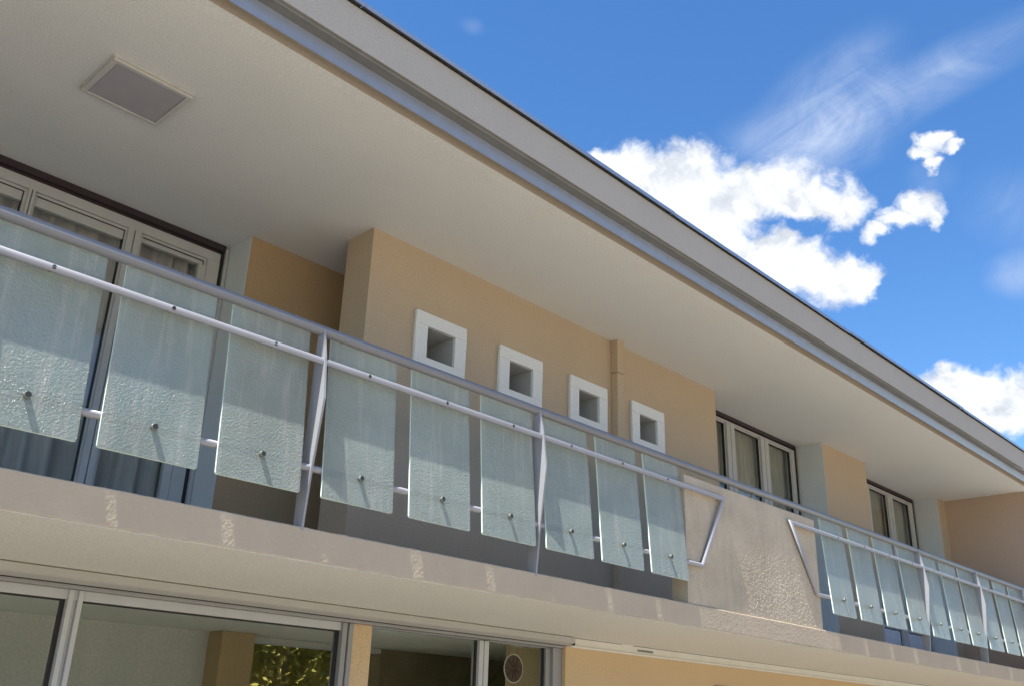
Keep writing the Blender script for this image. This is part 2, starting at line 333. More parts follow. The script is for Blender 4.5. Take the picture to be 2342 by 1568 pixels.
# ------------------------------------------------------------------ mesh helpers
class MB:
    def __init__(s): s.bm = bmesh.new(); s.mi = 0
    def box(s, x0, x1, y0, y1, z0, z1, bev=0.0):
        t = bmesh.new() if bev else s.bm
        v = [t.verts.new((x, y, z)) for x in (x0, x1) for y in (y0, y1) for z in (z0, z1)]
        fs = [(0, 1, 3, 2), (4, 6, 7, 5), (0, 4, 5, 1), (2, 3, 7, 6), (0, 2, 6, 4), (1, 5, 7, 3)]
        nf = [t.faces.new([v[i] for i in f]) for f in fs]
        if bev:
            bmesh.ops.bevel(t, geom=t.edges[:], offset=bev, segments=2, affect='EDGES', profile=0.5)
            s.merge(t)
        else:
            for f in nf: f.material_index = s.mi
        return s
    def merge(s, t):
        mp = {}
        for v in t.verts: mp[v] = s.bm.verts.new(v.co)
        for f in t.faces:
            try: g = s.bm.faces.new([mp[v] for v in f.verts]); g.material_index = s.mi; g.smooth = f.smooth
            except ValueError: pass
        t.free()
    def prism(s, poly, axis, a0, a1, mats=None):
        # poly in the two other axes; extruded along axis
        def co(p, a):
            if axis == 'x': return (a, p[0], p[1])
            if axis == 'y': return (p[0], a, p[1])
            return (p[0], p[1], a)
        A = [s.bm.verts.new(co(p, a0)) for p in poly]; B = [s.bm.verts.new(co(p, a1)) for p in poly]
        n = len(poly)
        f1 = s.bm.faces.new(A); f2 = s.bm.faces.new(B[::-1])
        f1.material_index = f2.material_index = s.mi
        for i in range(n):
            f = s.bm.faces.new((A[i], B[i], B[(i+1) % n], A[(i+1) % n])); f.material_index = s.mi if mats is None else mats
        return s
    def tube(s, pts, r, n=16, caps=True):
        pts = [Vector(p) for p in pts]; rings = []
        for i, p in enumerate(pts):
            if i == 0: d = (pts[1]-p).normalized(); sc = 1; t = d
            elif i == len(pts)-1: d = (p-pts[i-1]).normalized(); t = d
            else:
                d1 = (p-pts[i-1]).normalized(); d2 = (pts[i+1]-p).normalized(); t = (d1+d2).normalized()
            if i == 0 or i == len(pts)-1: base = t
            ref = Vector((0, 1, 0)) if abs(t.y) < 0.9 else Vector((0, 0, 1))
            u = ref.cross(t).normalized(); w = t.cross(u)
            k = 1.0
            if 0 < i < len(pts)-1:
                k = 1.0/max(0.3, math.sqrt((1+d1.dot(d2))/2))
            ring = []
            for j in range(n):
                a = 2*math.pi*j/n
                ring.append(s.bm.verts.new(p + u*(math.cos(a)*r*k) + w*(math.sin(a)*r)))
            rings.append(ring)
        for a, b in zip(rings, rings[1:]):
            for j in range(n):
                f = s.bm.faces.new((a[j], a[(j+1) % n], b[(j+1) % n], b[j])); f.smooth = True; f.material_index = s.mi
        if caps:
            f = s.bm.faces.new(rings[0][::-1]); f.material_index = s.mi
            f = s.bm.faces.new(rings[-1]); f.material_index = s.mi
        return s
    def lathe(s, prof, origin, axis, n=20):
        # prof: (radius, along); axis: unit vector
        ax = Vector(axis).normalized(); ref = Vector((0, 0, 1)) if abs(ax.z) < 0.9 else Vector((1, 0, 0))
        u = ref.cross(ax).normalized(); w = ax.cross(u); o = Vector(origin); rings = []
        for r, h in prof:
            rings.append([s.bm.verts.new(o + ax*h + u*(math.cos(2*math.pi*j/n)*r) + w*(math.sin(2*math.pi*j/n)*r)) for j in range(n)])
        for a, b in zip(rings, rings[1:]):
            for j in range(n):
                f = s.bm.faces.new((a[j], a[(j+1) % n], b[(j+1) % n], b[j])); f.smooth = True; f.material_index = s.mi
        for rg in (rings[0][::-1], rings[-1]):
            f = s.bm.faces.new(rg); f.material_index = s.mi
        return s
    def build(s, name, mats, parent=None):
        bmesh.ops.recalc_face_normals(s.bm, faces=s.bm.faces[:])
        me = bpy.data.meshes.new(name); s.bm.to_mesh(me); s.bm.free()
        for mt in (mats if isinstance(mats, (list, tuple)) else [mats]): me.materials.append(mt)
        o = bpy.data.objects.new(name, me); COL.objects.link(o)
        if parent: o.parent = parent
        return o
def inst(name, me, parent=None, loc=None, rot=None):
    o = bpy.data.objects.new(name, me); COL.objects.link(o)
    if parent: o.parent = parent
    if loc: o.location = loc
    if rot: o.rotation_euler = rot
    return o
def thing(name, label, cat, loc=(0, 0, 0), group=None):
    o = bpy.data.objects.new(name, None); COL.objects.link(o); o.location = loc; o.empty_display_size = 0.2
    tag(o, label, cat, group); return o
def tag(o, label, cat, group=None):
    o['label'] = label; o['category'] = cat
    if group: o['group'] = group
    return o
def rough_strip(mb, x0, x1, y0, y1, z0, z1, step=0.12, amp=0.003, seed=0, uneven_top=True):
    """a long band whose outer arrises wander a few millimetres, as hand-rendered edges do"""
    n = max(2, int((x1-x0)/step)); prev = None
    for i in range(n+1):
        x = x0 + (x1-x0)*i/n
        def w(k): return amp*(noise.noise((x*2.3, k*5.1+seed, seed)) + 0.7*noise.noise((x*9.0, k*3.3, seed+4)))
        ring = [mb.bm.verts.new(c) for c in ((x, y0+w(1), z0+w(2)), (x, y0+w(3), z1+w(4)), (x, y1, z1), (x, y1, z0 if not callable(z0) else z0))]
        if prev:
            for j in range(4):
                mb.bm.faces.new((prev[j], prev[(j+1) % 4], ring[(j+1) % 4], ring[j]))
        else: mb.bm.faces.new(ring[::-1])
        prev = ring
    mb.bm.faces.new(prev)
    return mb

def textured_slab(mb, x0, x1, y0, y1, z0, z1, step, amp, sc, edge=0.002, xf=None):
    """a rendered slab whose front carries the real relief of worm-textured render"""
    xs = [x0]; 
    while xs[-1] < x1 - 1e-6:
        x = xs[-1]; st = step if (xf is None or xf[0]-.2 < x < xf[1]) else 0.25
        xs.append(min(x1, x+st))
    nz = max(2, int((z1-z0)/step)); F = []
    for x in xs:
        col = []
        for k in range(nz+1):
            t = k/nz; z = z0+(z1-z0)*t
            wx = noise.noise((x*sc*.55, 3.1, z*sc*.55)); wz = noise.noise((x*sc*.55, 8.7, z*sc*.55))
            h = noise.noise((x*sc+1.3*wx, 0.5, z*sc+1.3*wz))
            h = amp*(max(-.55, min(.55, 1.6*h)) + .35*noise.noise((x*sc*2.7, 5.0, z*sc*2.7)))
            zz = z
            if k in (0, nz): zz += edge*(noise.noise((x*3, k, 1.0))+.8*noise.noise((x*14, k, 2.0))); h = amp + edge*abs(noise.noise((x*9, k, 4.0)))
            col.append(mb.bm.verts.new((x, y0+h, zz)))
        F.append(col)
    for a, b in zip(F, F[1:]):
        for k in range(nz):
            f = mb.bm.faces.new((a[k], b[k], b[k+1], a[k+1])); f.smooth = True
    bk = [(mb.bm.verts.new((c[0].co.x, y1, c[0].co.z)), mb.bm.verts.new((c[-1].co.x, y1, c[-1].co.z))) for c in F]
    for i in range(len(F)-1):
        mb.bm.faces.new((F[i][0], bk[i][0], bk[i+1][0], F[i+1][0])); mb.bm.faces.new((F[i][-1], F[i+1][-1], bk[i+1][1], bk[i][1]))
    for i in (0, -1): mb.bm.faces.new([*F[i], bk[i][1], bk[i][0]])
    return mb

# ------------------------------------------------------------------ setting: ground
GZ = -2.5
def ground():
    mb = MB(); s = 600
    v = [mb.bm.verts.new(c) for c in ((-s, -s, GZ-0.02), (s, -s, GZ-0.02), (s, s, GZ-0.02), (-s, s, GZ-0.02))]; mb.bm.faces.new(v)
    mt, nt, b = new_mat('lawn')
    n = tex_noise(nt, 0.7, 8, 0.65); c = ramp(nt, n.outputs[0], [(0.3, (0.05, 0.075, 0.025)), (0.7, (0.13, 0.15, 0.06))])
    nt.links.new(c, b.inputs['Base Color']); b.inputs['Roughness'].default_value = 0.95
    g = mb.build('lawn', mt); g['kind'] = 'structure'
    mb = MB(); mb.box(-30, 45, -32.0, 0.83, GZ-0.1, GZ)
    mt, nt, b = new_mat('terrace_paving')
    n = tex_noise(nt, 1.2, 7, 0.6); c = ramp(nt, n.outputs[0], [(0.3, (0.46, 0.39, 0.32)), (0.7, (0.58, 0.50, 0.41))])
    nt.links.new(c, b.inputs['Base Color']); b.inputs['Roughness'].default_value = 0.9
    g = mb.build('terrace', mt); g['kind'] = 'structure'
    mb = MB(); mb.box(-30, 45, -3.3, 0.70, GZ-0.05, GZ+0.02)  # unseen dark strip added near the wall to weaken bounce onto the soffit
    mt2, nt, b = new_mat('low_bounce_strip')
    n = tex_noise(nt, 30, 6, 0.7); c = ramp(nt, n.outputs[0], [(0.3, (0.17, 0.155, 0.13)), (0.7, (0.36, 0.33, 0.28))])
    nt.links.new(c, b.inputs['Base Color']); b.inputs['Roughness'].default_value = 0.95
    g = mb.build('low_bounce_strip', mt2); g['kind'] = 'structure'
    mb = MB(); mb.box(-16, 22, 8.0, 13.0, GZ-0.1, GZ+0.004)
    g = mb.build('back_path', mt); g['kind'] = 'structure'
ground()

# ------------------------------------------------------------------ the house
house = thing('house', 'two storey rendered house in tan and beige with deep flat roof over a long balcony', 'house', (4, 3, GZ))
HO = Vector((4, 3, GZ))
def hp(mb, name, mat, parent=None):
    """link a mesh built in world coordinates under the house (or one of its parts)"""
    o = mb.build(name, mat)
    par = parent or house
    o.parent = par
    if par is house: o.matrix_parent_inverse = Matrix.Translation(-HO)   # parts of parts sit in their part's own frame
    return o
XL, XR = -9.0, 14.0
ZS = 2.55
YA, YB, YWB, YW = 1.335, 2.156, 2.465, 1.665
# roof: soffit plate, grooved edge strip, zinc lip, grey underside, rendered face, cap
mb = MB(); mb.box(XL, XR, 0.2165, 7.0, ZS, 2.70)
hp(mb, 'soffit', M['soffit'])
mb = MB(); rough_strip(mb, XL, XR, 0.1205, 0.216, ZS-0.0035, 2.70, 0.15, 0.0012, 3)
hp(mb, 'soffit_edge', M['soffit'])
mb = MB(); mb.box(XL, XR, 0.1165, 0.120, ZS-0.002, 2.69); hp(mb, 'soffit_edge_face', M['edge_face'])
for a, b in ((XL, -1.9), (-1.9, 2.35), (2.35, 6.4), (6.4, 10.3), (10.3, XR)):
    mb = MB(); e = random.uniform(-.001, .001)
    mb.prism([(0.010, 2.521+e), (0.0125, 2.521+e), (-0.0095, 2.602), (-0.012, 2.602)], 'x', a+0.0015, b-0.0015)
    hp(mb, 'zinc_lip', M['lip'])
mb = MB()
# gutter underside with a raised bead
poly = [(-0.103, 2.606), (-0.085, 2.603), (-0.080, 2.599), (-0.072, 2.599), (-0.067, 2.603), (0.0, 2.604), (0.0, 2.69), (-0.103, 2.69)]
mb.prism(poly, 'x', XL, XR); hp(mb, 'gutter_underside', M['under'])
mb = MB(); rough_strip(mb, XL, XR, -0.108, 0.6, 2.609, 2.862, 0.2, 0.0014, 8); hp(mb, 'roof_face', M['roof_face'])
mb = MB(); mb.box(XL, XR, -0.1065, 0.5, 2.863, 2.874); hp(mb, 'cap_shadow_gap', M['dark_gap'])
for i, (a, b) in enumerate(((XL, -3.8), (-3.8, -0.753), (-0.753, 2.278), (2.278, 5.3), (5.3, 8.35), (8.35, 11.4), (11.4, XR))):
    mb = MB(); dz = random.uniform(-0.004, 0.004); dy = random.uniform(-.003, .003)
    mb.prism([(-0.135+dy, 2.868+dz), (-0.131+dy, 2.868+dz), (-0.129+dy, 2.892+dz), (0.62, 2.91+dz), (0.62, 2.915+dz), (-0.135+dy, 2.897+dz)], 'x', a-0.001, b-0.004 if i < 6 else b)
    hp(mb, 'roof_cap', M['cap'])
mb = MB(); mb.box(XL, XR, 0.6, 7.0, 2.70, 2.86); hp(mb, 'roof_deck', M['roof_face'])

# balcony slab: outer band, floor, haunched underside
mb = MB(); textured_slab(mb, XL, XR, 0.0, 0.16, -0.148, 0.0, 0.0047, 0.0009, 110, 0.0026, (-2.4, 9.8)); hp(mb, 'slab_band', M['fascia'])
mb = MB(); mb.box(XL, XR, 0.161, 5.0, -0.12, -0.02); hp(mb, 'balcony_floor', M['floor'])
mb = MB(); mb.prism([(0.018, -0.1505), (0.90, -0.2507), (0.90, -0.125), (0.161, -0.125), (0.161, -0.149), (0.018, -0.1488)], 'x', XL, XR); hp(mb, 'slab_underside', M['under_render'])
# bead of render along the drip edge
mb = MB(); rough_strip(mb, XL, XR, 0.003, 0.017, -0.1525, -0.1485, 0.09, 0.0012, 33); hp(mb, 'drip_edge', M['under_render'])

# parapet in the middle of the balcony
mb = MB(); textured_slab(mb, 2.486, 4.459, 0.012, 0.14, 0.001, 0.907, 0.0038, 0.0027, 98, 0.003); hp(mb, 'parapet', M['parapet'])

# upper walls
def wall_with_holes(xs0, xs1, y0, y1, z0, z1, holes, zh0, zh1):
    mb = MB(); mb.box(xs0, xs1, y0, y1, z0, zh0); mb.box(xs0, xs1, y0, y1, zh1, z1)
    x = xs0
    for (a, b) in holes: mb.box(x, a, y0, y1, zh0, zh1); x = b
    mb.box(x, xs1, y0, y1, zh0, zh1); return mb
SQ = [1.2423, 2.1347, 3.0174, 3.906]
holes = [(c-0.15, c+0.15) for c in SQ]
hp(wall_with_holes(0.5404, 5.158, YA, 1.64, -0.02, ZS+.01, holes, 1.683, 1.948), 'front_wall', M['tan'])
mb = MB(); mb.box(0.0304, 5.1, YB, 2.7, -0.02, ZS+.01); hp(mb, 'recessed_wall', M['tan_shaded'])
# pale reveal skins beside the windows
def reveal(x, y0, y1):
    mb = MB(); mb.box(x-0.004, x, y0, y1, -0.02, ZS+.005); hp(mb, 'reveal', M['reveal'])
reveal(0.0304, YB-0.001, 2.70)
mb = MB(); mb.box(7.597, 8.802, YA, 2.2, -0.02, ZS+.01); hp(mb, 'pier_wall', M['tan'])
reveal(7.597, YA-.001, 1.95)
mb = MB(); mb.box(11.25, 11.60, YA, 2.2, -0.02, ZS+.01); hp(mb, 'corner_wall', M['tan'])
reveal(11.25, YA-.001, 1.95)
mb = MB(); mb.box(11.565, XR, 0.215, 2.3, -0.02, ZS+.01); hp(mb, 'end_wall', M['pink'])
mb = MB(); mb.box(XL-0.2, XL, 0.3, 7.0, GZ, ZS+.01); hp(mb, 'side_wall', M['tan'])
mb = MB(); mb.box(XR-0.2, XR, 2.3, 7.0, GZ, ZS+.01); hp(mb, 'side_wall', M['tan'])
for a, b, c in ((XL, 0.02, -0.22), (0.021, 5.159, 1.0), (5.16, XR, -0.22)):
    mb = MB(); mb.box(a, b, 6.8, 7.0, c, ZS+.01); hp(mb, 'rear_wall', M['tan'])
# far-left wall beyond the sliding window
mb = MB(); mb.box(XL, -3.4, YB, 2.7, -0.02, ZS+.01); hp(mb, 'recessed_wall', M['tan_shaded'])

# pipe casing
mb = MB(); mb.box(3.366, 3.466, 1.255, 1.334, 2.232, ZS+.004, 0.006); mb.box(3.368, 3.464, 1.258, 1.334, -0.02, 2.228, 0.006)
hp(mb, 'pipe_casing', M['tan'])

# square niches with white surrounds
for c in SQ:
    mb = MB(); W2, H0, H1, I2, J0, J1 = 0.258, 1.587, 2.044, 0.1413, 1.692, 1.939
    y0, y1 = YA-0.032, YA+0.001
    t = bmesh.new(); 
    mb.box(c-W2, c+W2, y0, y1, J1, H1); mb.box(c-W2, c+W2, y0, y1, H0, J0)
    mb.box(c-W2, c-I2, y0, y1, J0, J1); mb.box(c+I2, c+W2, y0, y1, J0, J1)
    t.free()
    bmesh.ops.remove_doubles(mb.bm, verts=mb.bm.verts[:], dist=1e-5)
    # drop the inner butt faces
    seen = {}
    for f in mb.bm.faces[:]:
        k = frozenset(v.index for v in f.verts) if False else tuple(sorted((round(v.co.x, 4), round(v.co.y, 4), round(v.co.z, 4)) for v in f.verts))
        seen.setdefault(k, []).append(f)
    for k, fl in seen.items():
        if len(fl) > 1: bmesh.ops.delete(mb.bm, geom=fl, context='FACES_ONLY')
    fr = hp(mb, 'niche_surround', M['niche_frame'])
    bv = fr.modifiers.new('bevel', 'BEVEL'); bv.width = 0.006; bv.segments = 2; bv.limit_method = 'ANGLE'
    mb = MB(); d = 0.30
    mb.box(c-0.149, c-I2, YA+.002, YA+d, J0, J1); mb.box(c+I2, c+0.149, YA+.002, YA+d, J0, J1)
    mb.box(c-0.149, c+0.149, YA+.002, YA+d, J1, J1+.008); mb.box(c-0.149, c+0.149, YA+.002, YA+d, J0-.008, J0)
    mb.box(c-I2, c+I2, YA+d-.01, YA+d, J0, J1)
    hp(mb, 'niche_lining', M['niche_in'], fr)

# windows of the upper floor
def window(xs, y, z0, z1, head, jambs, panes, stiles, slot_z, depth=0.06, transoms=(), panels=(), fmat='frame', guide=None):
    """frame with head and jambs, stiles between panes, panes as glass sheets"""
    mb = MB(); mb.box(xs[0], xs[1], y, y+depth, z1-head, z1, 0.004)
    for a, b in jambs: mb.box(a, b, y-.001, y+depth-.001, z0, z1-head, 0.004)
    for a, b in transoms: mb.box(xs[0], xs[1], y+.003, y+depth-.004, a, b, 0.004)
    mb.box(xs[0], xs[1], y+.001, y+depth-.002, z0-0.0, z0+0.07, 0.004)
    w = hp(mb, 'window', M[fmat])
    for a, b in stiles:
        m2 = (a+b)/2
        mb = MB(); mb.box(a, m2-.003, y-.012, y+depth-.006, z0+.071, z1-head-.001, 0.004); mb.box(m2+.003, b, y-.016, y+depth-.008, z0+.071, z1-head-.001, 0.004)
        hp(mb, 'stile', M[fmat], w)
    for a, b in panes:
        zt = z1-head
        mb = MB()
        # slim sash round each pane
        sw = 0.022
        mb.box(a, b, y+.012, y+.045, zt-sw, zt-.001, 0.003); mb.box(a, a+sw, y+.013, y+.044, z0+.072, zt-sw, 0.003); mb.box(b-sw, b, y+.013, y+.044, z0+.072, zt-sw, 0.003)
        hp(mb, 'sash', M[fmat], w)
        mb = MB(); mb.box(a+sw, b-sw, y+.0125, y+.0435, zt-sw-.007, zt-sw-.0005)
        mb.box(b-sw-.006, b-sw-.0005, y+.0125, y+.0435, z0+.08, zt-sw-.0075)
        hp(mb, 'gasket', M['gasket'], w)
        zb = z0+.072
        for pz0, pz1 in panels:
            mb = MB(); mb.box(a+sw, b-sw-.0005, y+.022, y+.034, pz0, pz1, 0.006); hp(mb, 'panel', M['panel'], w)
        if panels: zb = panels[-1][1]+.03
        mb = MB(); mb.box(a+sw*.6, b-sw*.6, y+.026, y+.030, zb, zt-sw*.6); hp(mb, 'pane', M['pane'], w)
    mb = MB(); mb.box(xs[0], xs[1], y+.02, y+.05, slot_z, ZS+.004); mb.box(xs[0], xs[1]+.03, y-.006, y+.02, slot_z+.03, ZS+.004)
    hp(mb, 'shutter_slot', M['slot'], w)
    if guide:
        a, b = guide
        mb = MB(); mb.box(a, b, y+.002, y+.05, z0, slot_z+.05); hp(mb, 'shutter_gap', M['gasket'], w)
        mb = MB(); mb.box(b+.001, b+.03, y-.02, y+.04, z0, slot_z-.28, 0.002); mb.box(b+.003, b+.028, y-.016, y+.04, slot_z-.275, slot_z+.055, 0.002)
        hp(mb, 'shutter_guide', M['frame'], w)
    return w
# sliding window on the left
w1 = window((-3.4, -0.037), YWB, 0.0, 2.47, 0.075, [(-0.135, -0.036), (-3.4, -3.3)], [(-3.3, -2.45), (-2.38, -1.46), (-1.42, -0.76), (-0.67, -0.137)], [(-2.452, -2.378), (-1.463, -1.418), (-0.768, -0.672)], 2.47, 0.09, guide=(-0.0355, -0.008))
mb = MB(); mb.box(-3.3, -0.76, YWB+.018, YWB+.06, 2.30, 2.394, .003); mb.box(-0.668, -0.137, YWB+.018, YWB+.06, 2.335, 2.394, .003); hp(mb, 'sash_rail', M['frame'], w1)
mb = MB(); mb.box(-0.197, -0.136, YWB+.006, YWB+.058, 0.08, 2.334, .003); hp(mb, 'sash_stile', M['frame'], w1)
# three-light window behind the parapet
w2 = window((5.155, 7.50), YW, 0.0, 2.484, 0.022, [(5.155, 5.25), (7.42, 7.499)], [(5.25, 5.905), (6.065, 6.665), (6.835, 7.42)], [(5.902, 6.068), (6.662, 6.838)], 2.475, 0.08, transoms=[(0.57, 0.61)], panels=[(0.09, 0.56)], guide=(7.502, 7.555))
# two-light window at the far end
w3 = window((8.8, 11.14), YW, 0.0, 2.486, 0.03, [(8.8, 9.645), (11.02, 11.139)], [(9.648, 10.225), (10.385, 11.02)], [(10.222, 10.388)], 2.475, 0.08, transoms=[(0.57, 0.61)], panels=[(0.09, 0.56)], guide=(11.142, 11.20))

# dark rooms behind the upper windows
def room(x0, x1, y0, y1, z0, z1, mat):
    mb = MB(); t = 0.02
    mb.box(x0, x1, y1, y1+t, z0, z1); mb.box(x0, x0+t, y0, y1, z0, z1); mb.box(x1-t, x1, y0, y1, z0, z1)
    mb.box(x0+t, x1-t, y0, y1, z1-t, z1); mb.box(x0+t, x1-t, y0, y1, z0, z0+t)
    return hp(mb, 'room', mat)
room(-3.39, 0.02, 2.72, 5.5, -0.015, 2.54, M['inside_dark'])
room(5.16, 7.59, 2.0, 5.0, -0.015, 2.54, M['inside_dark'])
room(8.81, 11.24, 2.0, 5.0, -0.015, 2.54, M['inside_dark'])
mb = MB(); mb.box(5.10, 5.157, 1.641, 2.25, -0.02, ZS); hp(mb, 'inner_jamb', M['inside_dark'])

# curtains
def curtain(x0, x1, y, z0, z1, amp, wl, mat, label, seed, group=None):
    mb = MB(); n = int((x1-x0)/0.012); rows = 5; V = []
    for i in range(n+1):
        x = x0+(x1-x0)*i/n; col = []
        for k in range(rows+1):
            z = z0+(z1-z0)*k/rows
            ph = 2*math.pi*x/wl + 1.6*noise.noise((x*3, seed, z*0.35)) * 2
            yy = y + amp*math.sin(ph) + amp*0.5*noise.noise((x*9, seed+3, z*0.5))
            col.append(mb.bm.verts.new((x, yy, z)))
        V.append(col)
    for i in range(n):
        for k in range(rows):
            f = mb.bm.faces.new((V[i][k], V[i+1][k], V[i+1][k+1], V[i][k+1])); f.smooth = True
    o = mb.build('curtain', mat); tag(o, label, 'curtain', group)
    return o
curtain(-3.3, -0.73, 2.66, 0.02, 2.52, 0.034, 0.17, M['curtain'], 'purple grey curtain behind the left sash of the sliding window', 1)
curtain(-0.725, -0.06, 2.66, 0.02, 2.52, 0.036, 0.15, M['curtain'], 'purple grey curtain in folds behind the right sash of the sliding window', 5)
curtain(5.2, 5.98, 1.775, 0.02, 2.52, 0.012, 0.11, M['sheer'], 'sheer grey curtain in the narrow left light of the window behind the parapet', 9)
curtain(6.0, 6.74, 1.775, 0.02, 2.52, 0.012, 0.11, M['sheer'], 'sheer grey curtain in the middle light of the window behind the parapet', 12)
curtain(6.76, 7.42, 1.775, 0.02, 2.52, 0.012, 0.11, M['sheer'], 'sheer grey curtain in the right light of the window behind the parapet', 15)
curtain(9.6, 10.30, 1.775, 0.02, 2.52, 0.012, 0.11, M['sheer'], 'sheer curtain behind the left light of the far two-light window', 19)
curtain(10.32, 11.05, 1.775, 0.02, 2.52, 0.012, 0.11, M['sheer'], 'sheer curtain behind the right light of the far two-light window', 23)

# ------------------------------------------------------------------ ground floor
YG = 0.80
mb = MB()
# shutter box over the big windows, with a groove along its face
mb.prism([(0.682, -0.2335), (0.688, -0.2295), (0.86, -0.2515), (0.86, -0.285), (0.735, -0.285), (0.690, -0.271), (0.682, -0.264)], 'x', XL+.01, 2.086)
hp(mb, 'shutter_box', M['box'])
mb = MB(); mb.box(XL+.01, 2.080, 0.736, 0.80, -0.2875, -0.2852); mb.box(2.0865, 2.0885, 0.683, 0.736, -0.283, -0.2345); hp(mb, 'shutter_seam', M['gasket'])
mb = MB(); mb.box(XL+.01, 2.05, 0.742, 0.86, -0.304, -0.288, .002); hp(mb, 'window_head', M['frame_grey'])
# big sliding window
def gbox(mb, a, b, z0, z1, y0, y1, bv=0.003): mb.box(a, b, y0, y1, z0, z1, bv)
mb = MB(); gbox(mb, -6.5, 0.172, -0.348, -0.304, YG-.015, YG+.05); gbox(mb, -6.5, -6.4, -2.45, -0.348, YG-.01, YG+.05); gbox(mb, -6.5, 0.172, GZ+.003, GZ+.07, YG-.012, YG+.05)
g1 = hp(mb, 'sliding_window', M['frame'])
for a, b in ((-1.362, -1.295), (-4.0, -3.93)):
    mb = MB(); gbox(mb, a, a+.024, -2.4, -0.305, YG-.028, YG+.05); gbox(mb, a+.0245, a+.044, -2.4, -0.306, YG-.012, YG+.05); gbox(mb, a+.0445, b, -2.4, -0.305, YG-.03, YG+.05)
    hp(mb, 'stile', M['frame'], g1)
mb = MB(); gbox(mb, 0.173, 0.205, GZ+.003, -0.305, YG-.03, YG+.06); gbox(mb, 0.2055, 0.215, GZ+.003, -0.305, YG-.012, YG+.06); gbox(mb, 0.2155, 0.245, GZ+.003, -0.305, YG-.034, YG+.06)
hp(mb, 'jamb', M['frame_grey'], g1)
for a, b in ((-6.4, -4.0), (-3.93, -1.362), (-1.295, 0.173)):
    mb = MB(); mb.box(a, b, YG+.018, YG+.024, GZ+.07, -0.346); hp(mb, 'pane', M['pane'], g1)
    mb = MB(); mb.box(a, b, YG+.004, YG+.0175, -0.356, -0.3482); mb.box(b-.02, b-.0005, YG+.003, YG+.0172, GZ+.07, -0.3565); hp(mb, 'gasket', M['gasket'], g1)
mb = MB(); mb.box(0.2455, 0.385, YG-.022, YG+.05, GZ+.001, -0.305); hp(mb, 'window_pier', M['tan_lower'])
# second window
mb = MB(); gbox(mb, 0.386, 2.05, -0.312, -0.3045, YG-.012, YG+.05); gbox(mb, 1.906, 1.955, -2.4, -0.312, YG-.014, YG+.05); gbox(mb, 1.9555, 2.05, GZ+.003, -0.3045, YG-.036, YG+.06); gbox(mb, 0.386, 1.906, GZ+.003, GZ+.8, YG, YG+.05)
g2 = hp(mb, 'fixed_window', M['frame_grey'])
mb = MB(); gbox(mb, 1.262, 1.30, -1.7, -0.3125, YG-.02, YG+.05); gbox(mb, 1.304, 1.343, -1.7, -0.3125, YG-.024, YG+.05); hp(mb, 'stile', M['frame'], g2)
for a, b in ((0.387, 1.262), (1.343, 1.906)):
    mb = MB(); mb.box(a, b, YG+.018, YG+.024, GZ+.8, -0.313); hp(mb, 'pane', M['pane'], g2)
    mb = MB(); mb.box(b-.016, b-.0005, YG+.003, YG+.0172, GZ+.8, -0.3135); hp(mb, 'gasket', M['gasket'], g2)
# right wall with pale roller track
mb = MB(); mb.box(2.051, XR, 0.737, 1.3, GZ, -0.232); hp(mb, 'lower_wall', M['tan_lower'])
tr = None
for a, b in ((2.075, 4.155), (4.158, 7.7), (7.703, XR)):
    mb = MB(); mb.prism([(0.713, -0.229), (0.738, -0.2315), (0.738, -0.295), (0.705, -0.295), (0.703, -0.284), (0.713, -0.280)], 'x', a, b)
    o = hp(mb, 'wall_trim', M['trim'])
    if tr is None: tr = o
mb = MB(); mb.box(2.85, 3.05, 0.7115, 0.716, -0.266, -0.251); hp(mb, 'trim_slot', M['under'], tr)
mb = MB(); mb.box(2.08, 2.66, 0.7116, 0.715, -0.2325, -0.2295); mb.box(2.80, XR, 0.7116, 0.715, -0.2325, -0.2295); hp(mb, 'trim_seam', M['gasket'], tr)
mb = MB(); mb.box(3.93, 4.15, 0.727, 0.7385, -0.54, -0.447, .003); hp(mb, 'wall_grille', M['under'])
# ground-floor interior: unseen gap added at rear left to let in light
mb = MB(); mb.box(-6.6, 6.5, 0.93, 2.78, -0.262, -0.252); hp(mb, 'inside_ceiling', M['inside'])
mb = MB(); mb.box(XL, XR, 0.9, 2.80, -0.222, -0.121); hp(mb, 'floor_slab', M['inside'])
for a, b in ((XL, 0.02), (5.16, XR)):
    mb = MB(); mb.box(a, b, 2.801, 7.0, -0.222, -0.121); hp(mb, 'floor_slab', M['inside'])
mb = MB(); mb.box(-6.6, XR, 0.84, 6.8, GZ-.05, GZ+.004); hp(mb, 'inside_floor', M['inside'])
for a in (-6.7, 6.4):
    mb = MB(); mb.box(a, a+.1, 1.301, 2.78, GZ, -0.24); hp(mb, 'inside_wall', M['inside'])
for a, b, c, d, mm in ((-2.2, 0.74, GZ, -0.263, 'inside_grey'), (1.95, 6.4, GZ, -0.263, 'inside_brown'), (0.741, 1.949, -0.30, -0.263, 'inside_grey')):
    mb = MB(); mb.box(a, b, 2.6, 2.78, c, d); hp(mb, 'inside_partition', M[mm])
mb = MB(); mb.box(0.40, 0.66, 2.42, 2.599, GZ, -0.263); hp(mb, 'inside_pier', M['tan_shaded'])

